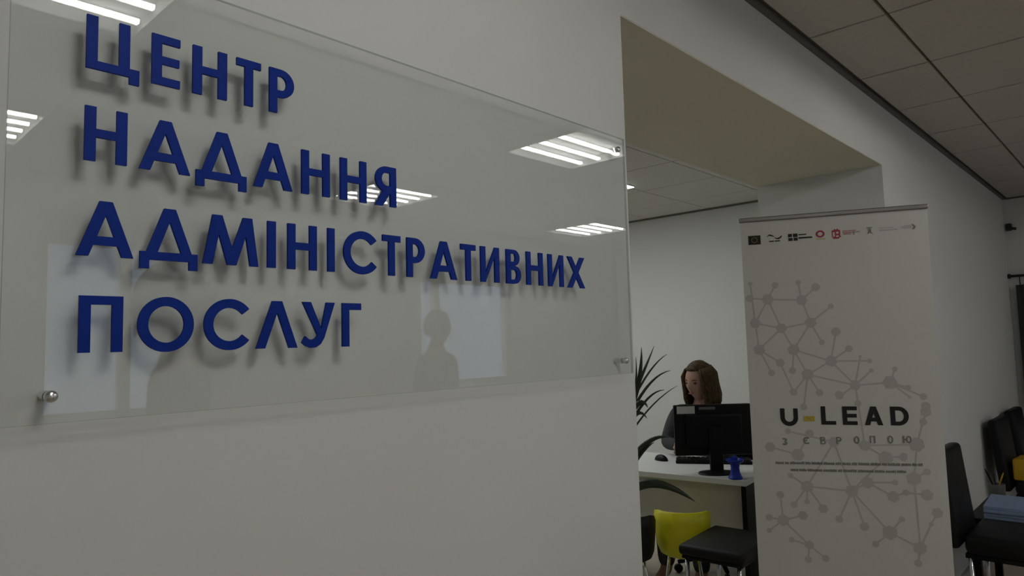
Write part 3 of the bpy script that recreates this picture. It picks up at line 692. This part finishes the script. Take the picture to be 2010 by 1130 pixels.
def head_parts(parent, mtx, hh=.235):
    for sx in (-1, 1):
        bm = NB(); bmesh.ops.create_uvsphere(bm, u_segments=12, v_segments=8, radius=1)
        for v in bm.verts: v.co = (sx * .030 + v.co.x * .0125, -.080 + v.co.y * .007, .004 + v.co.z * .0062)
        bmesh.ops.transform(bm, matrix=mtx, verts=bm.verts); obj('eye', bm, MT['eye'], parent, True)
        bm = NB(); tube(bm, [(sx * .014, -.0895, .021), (sx * .030, -.0885, .026), (sx * .047, -.078, .020)], [.002, .003, .0015], 6)
        bmesh.ops.transform(bm, matrix=mtx, verts=bm.verts); obj('eyebrow', bm, MT['hair'], parent, True)
        bm = NB(); bmesh.ops.create_uvsphere(bm, u_segments=12, v_segments=8, radius=1)
        for v in bm.verts: v.co = (sx * .074 + v.co.x * .008, .012 + v.co.y * .019, -.012 + v.co.z * .032)
        bmesh.ops.transform(bm, matrix=mtx, verts=bm.verts); obj('ear', bm, MT['skin'], parent, True)
    bm = NB(); tube(bm, [(-.022, -.0905, -.058), (0, -.0985, -.0565), (.022, -.0905, -.058)], [.002, .0055, .002], 8)
    bmesh.ops.transform(bm, matrix=mtx, verts=bm.verts); obj('lips', bm, MT['lip'], parent, True)
def person(label, root, rz, J, head, hair_len, cloth, head_turn=0, head_nod=0, hands=True, hood=0.0):
    """J: dict of joints in local space (facing -y)."""
    p = thing('person', label, 'person', root, rz)
    V = []; E = []; R = []; Rc = []; idx = {}
    def add(n, pos, r, rc, par=None):
        idx[n] = len(V); V.append(Vector(pos)); R.append(r); Rc.append(rc)
        if par: E.append((idx[par], idx[n]))
    add('pelvis', J['pelvis'], (.13, .10), (.150, .118))
    sp = Vector(J['pelvis']).lerp(Vector(J['chest']), .5)
    add('waist', sp, (.115, .09), (.135, .110), 'pelvis'); add('chest', J['chest'], (.125, .095), (.150, .118), 'waist')
    add('neckb', J['neck'], (.055, .055), (.062, .06), 'chest'); add('headb', J['headb'], (.05, .05), (.05, .05), 'neckb')
    for s in 'LR':
        add('sh' + s, J['sh' + s], .048, .062, 'chest'); add('el' + s, J['el' + s], .036, .050, 'sh' + s)
        add('wr' + s, J['wr' + s], .024, .034, 'el' + s)
        add('hip' + s, J['hip' + s], .075, .088, 'pelvis'); add('kn' + s, J['kn' + s], .055, .068, 'hip' + s); add('an' + s, J['an' + s], .036, .050, 'kn' + s)
        add('toe' + s, J['toe' + s], (.036, .028), (.04, .034), 'an' + s)
    me = skin_mesh(V, E, R)
    bm = NB(); bm.from_mesh(me); bpy.data.meshes.remove(me)
    mtx = Matrix.Translation(head) @ Matrix.Rotation(head_turn, 4, 'Z') @ Matrix.Rotation(head_nod, 4, 'X')
    hb = head_bm(); bmesh.ops.transform(hb, matrix=mtx, verts=hb.verts); t = bpy.data.meshes.new('h'); hb.to_mesh(t); hb.free(); bm.from_mesh(t); bpy.data.meshes.remove(t)
    if hands:                                                        # palms with five separate fingers, slightly curled
        for s, sg in (('L', 1), ('R', -1)):
            w = Vector(J['wr' + s]); d = (w - Vector(J['el' + s])).normalized(); d = (d + Vector((0, 0, -.15)) * (1 if abs(d.z) < .6 else 0)).normalized()
            sd = d.cross(Vector((0, 0, 1))); sd = sd.normalized() if sd.length > .2 else Vector((0, 1, 0)); up = sd.cross(d)
            pv = [w, w + d * .045, w + d * .085]; pr = [(.024, .018), (.036, .014), (.036, .012)]; pe = [(0, 1), (1, 2)]
            mm = skin_mesh(pv, pe, pr, 1); bm.from_mesh(mm); bpy.data.meshes.remove(mm)
            for k, (o, l) in enumerate(((-.027, .066), (-.009, .076), (.009, .071), (.026, .055))):
                a = w + d * .075 + sd * o; b = a + d * l * .55 + up * -.004; c = b + (d * .75 - up * .55).normalized() * l * .5
                mm = skin_mesh([a, b, c], [(0, 1), (1, 2)], [.0088, .0082, .007], 1); bm.from_mesh(mm); bpy.data.meshes.remove(mm)
            a = w + d * .025 + sd * -.022 * sg; b = a + (d * .6 - sd * sg * .8).normalized() * .038; c = b + (d * .95 - sd * sg * .2 - up * .2).normalized() * .032
            mm = skin_mesh([a, b, c], [(0, 1), (1, 2)], [.011, .0098, .008], 1); bm.from_mesh(mm); bpy.data.meshes.remove(mm)
    body = obj('body', bm, MT['skin'], p, True)
    # garment: same skeleton without head and hands, a little wider
    keep = [n for n in idx if n not in ('headb', 'toeL', 'toeR')]
    V2 = []; E2 = []; R2 = []; m = {}
    for n in keep:
        m[idx[n]] = len(V2); v = V[idx[n]].copy()
        if n == 'neckb': v = v.lerp(V[idx['chest']], .25)
        if n.startswith('wr'): v = v.lerp(V[idx['el' + n[2]]], .12)
        V2.append(v); R2.append(Rc[idx[n]])
    for a, b in E:
        if a in m and b in m: E2.append((m[a], m[b]))
    me = skin_mesh(V2, E2, R2)
    me.materials.clear(); me.materials.append(cloth); me.name = 'clothes'
    for q in me.polygons: q.use_smooth = True
    g = bpy.data.objects.new('clothes', me); COL.objects.link(g); g.parent = p
    head_parts(p, mtx)
    # hair: cap plus hanging locks
    bm = NB(); bmesh.ops.create_uvsphere(bm, u_segments=40, v_segments=24, radius=1)
    dele = []
    for v in bm.verts:
        x, y, z = v.co
        n = noise.noise(Vector((x * 9, y * 9, z * 3))) * .004
        hl = hair_len
        Y = y * .108 + .008; X = x * .089; Z = z * .124 + .006
        if y < -.35 and z < .55: dele.append(v)
        elif z < -.5 and hl < .05: dele.append(v)
        if z < 0 and hl > .05:
            Z = z * (.115 + hl) + .006; X = math.copysign(.089 + .010 * min(1, -z * 1.5), x) * (abs(x) / max(.001, math.hypot(x, y))) * (1 - .15 * max(0, -z - .8)); Y = .008 + (.108) * y / max(.001, math.hypot(x, y))
            if y > 0: Y *= .95
            Y += .010 * -z
        v.co = (X + X * n * 10, Y + n, Z + n * .5)
    bmesh.ops.delete(bm, geom=dele, context='VERTS')
    if hair_len > .05:
        bmesh.ops.delete(bm, geom=[f for f in bm.faces if f.calc_center_median().z < -(.10 + hair_len)], context='FACES')
    bmesh.ops.recalc_face_normals(bm, faces=bm.faces); bmesh.ops.solidify(bm, geom=bm.faces[:], thickness=.010)
    bmesh.ops.transform(bm, matrix=mtx, verts=bm.verts); hr = obj('hair', bm, MT['hair'], p, True)
    if hood:
        bm = NB(); bmesh.ops.create_uvsphere(bm, u_segments=28, v_segments=20, radius=1)
        dl = [v for v in bm.verts if v.co.y < -.55 and -.75 < v.co.z < .6]
        for v in bm.verts:
            x, y, z = v.co; v.co = (x * hood, y * hood * 1.05 + .03, z * hood * 1.22 + .005)
        bmesh.ops.delete(bm, geom=dl, context='VERTS'); bmesh.ops.recalc_face_normals(bm, faces=bm.faces)
        bmesh.ops.solidify(bm, geom=bm.faces[:], thickness=.012); bmesh.ops.transform(bm, matrix=mtx, verts=bm.verts)
        obj('hood', bm, cloth, p, True)
    if hair_len > .05:
        for k in range(30):
            a = PI * (-.22 + 1.44 * k / 29); cx, cy = math.cos(a), math.sin(a)
            top_ = Vector((cx * .070, .008 + cy * .088, .085)); md = Vector((cx * .094, .010 + cy * .106, -.02 + random.uniform(-.01, .01)))
            e = Vector((cx * (.098 + random.uniform(-.008, .008)), .016 + cy * .108, -.118 - hair_len * random.uniform(.25, .55)))
            bm = NB(); tube(bm, [top_, top_.lerp(md, .5) + Vector((cx * .012, cy * .012, .005)), md, md.lerp(e, .6) + Vector((cx, cy, 0)) * .004, e], [.006, .013, .015, .013, .004], 7)
            bmesh.ops.transform(bm, matrix=mtx, verts=bm.verts); obj('lock', bm, MT['hair'], hr, True)
    return p
# woman at the desk: local -y is her facing direction
wx, wy = 4.03, 1.205
woman = person('woman with shoulder-length brown hair in dark grey top seated behind the monitor', (wx, wy, 0), math.radians(-88),
    dict(pelvis=(0, .06, .56), chest=(0, .0, .885), neck=(0, -.03, 1.015), headb=(0, -.055, 1.11),
         shL=(.175, .0, .965), elL=(.225, -.10, .765), wrL=(.06, -.27, .79), shR=(-.195, .0, .972), elR=(-.238, -.09, .765), wrR=(-.05, -.27, .79),
         hipL=(.09, .02, .53), hipR=(-.09, .02, .53), knL=(.11, -.40, .52), knR=(-.11, -.40, .52), anL=(.11, -.38, .09), anR=(-.11, -.38, .09), toeL=(.115, -.50, .035), toeR=(-.115, -.50, .035)),
    (0, -.085, 1.162), .085, MT['knit'], head_turn=math.radians(-11), head_nod=math.radians(9))
oc = thing('office_chair', 'black office chair the woman sits on behind the desk', 'chair', (wx + .06, wy, 0), math.radians(-88))
bm = NB(); box(bm, (-.23, -.20, .375), (.23, .22, .435), .025, seg=3); obj('seat', bm, MT['leather'], oc, True)
bm = NB(); box(bm, (-.20, .225, .52), (.20, .265, .88), .018, seg=3); obj('backrest', bm, MT['leather'], oc, True)
bm = NB(); box(bm, (-.025, .20, .36), (.025, .24, .40)); box(bm, (-.025, .2655, .36), (.025, .28, .70)); box(bm, (-.025, .24, .36), (.025, .28, .375)); obj('back_bracket', bm, MT['black'], oc)
bm = NB(); tube(bm, [(0, 0, .06), (0, 0, .374)], .025, 14); obj('gas_lift', bm, MT['chrome'], oc, True)
for k in range(5):
    a = 2 * PI * k / 5 + .3; bm = NB(); tube(bm, [(.026 * math.cos(a), .026 * math.sin(a), .085), (.27 * math.cos(a), .27 * math.sin(a), .062)], [.02, .013], 8); lg = obj('base_arm', bm, MT['black'], oc, True)
    bm = NB(); tube(bm, [(.27 * math.cos(a) - .012 * math.sin(a), .27 * math.sin(a) + .012 * math.cos(a), .025), (.27 * math.cos(a) + .012 * math.sin(a), .27 * math.sin(a) - .012 * math.cos(a), .025)], .025, 12); obj('castor', bm, MT['black'], lg, True)
# two visitors behind the camera, seen as dark shapes mirrored in the sign glass
def stander(label, loc, rz, k, turn, cloth, hood=0.0):
    J = dict(pelvis=(0, 0, .96), chest=(0, .0, 1.30), neck=(0, .01, 1.46), headb=(0, .0, 1.56), shL=(.18, 0, 1.40), elL=(.25, .02, 1.12), wrL=(.23, -.10, .90), shR=(-.18, 0, 1.40), elR=(-.25, .02, 1.12), wrR=(-.23, -.10, .90),
             hipL=(.09, 0, .92), hipR=(-.09, 0, .92), knL=(.10, -.02, .50), knR=(-.10, -.02, .50), anL=(.10, .02, .09), anR=(-.10, .02, .09), toeL=(.12, -.11, .035), toeR=(-.12, -.11, .035))
    J = {a: (b[0], b[1], b[2] * k) for a, b in J.items()}
    return person(label, loc, rz, J, (0, -.02, 1.63 * k), .0, cloth, head_turn=turn, hood=hood)
stander('visitor in dark clothes mirrored large behind the last row of letters', (.93, -1.52, 0), math.radians(100), .965, .3, MT['cloth'], .132)
stander('visitor in dark clothes mirrored small at the glass middle', (3.30, -2.98, 0), math.radians(100), .955, 0, MT['cloth'])
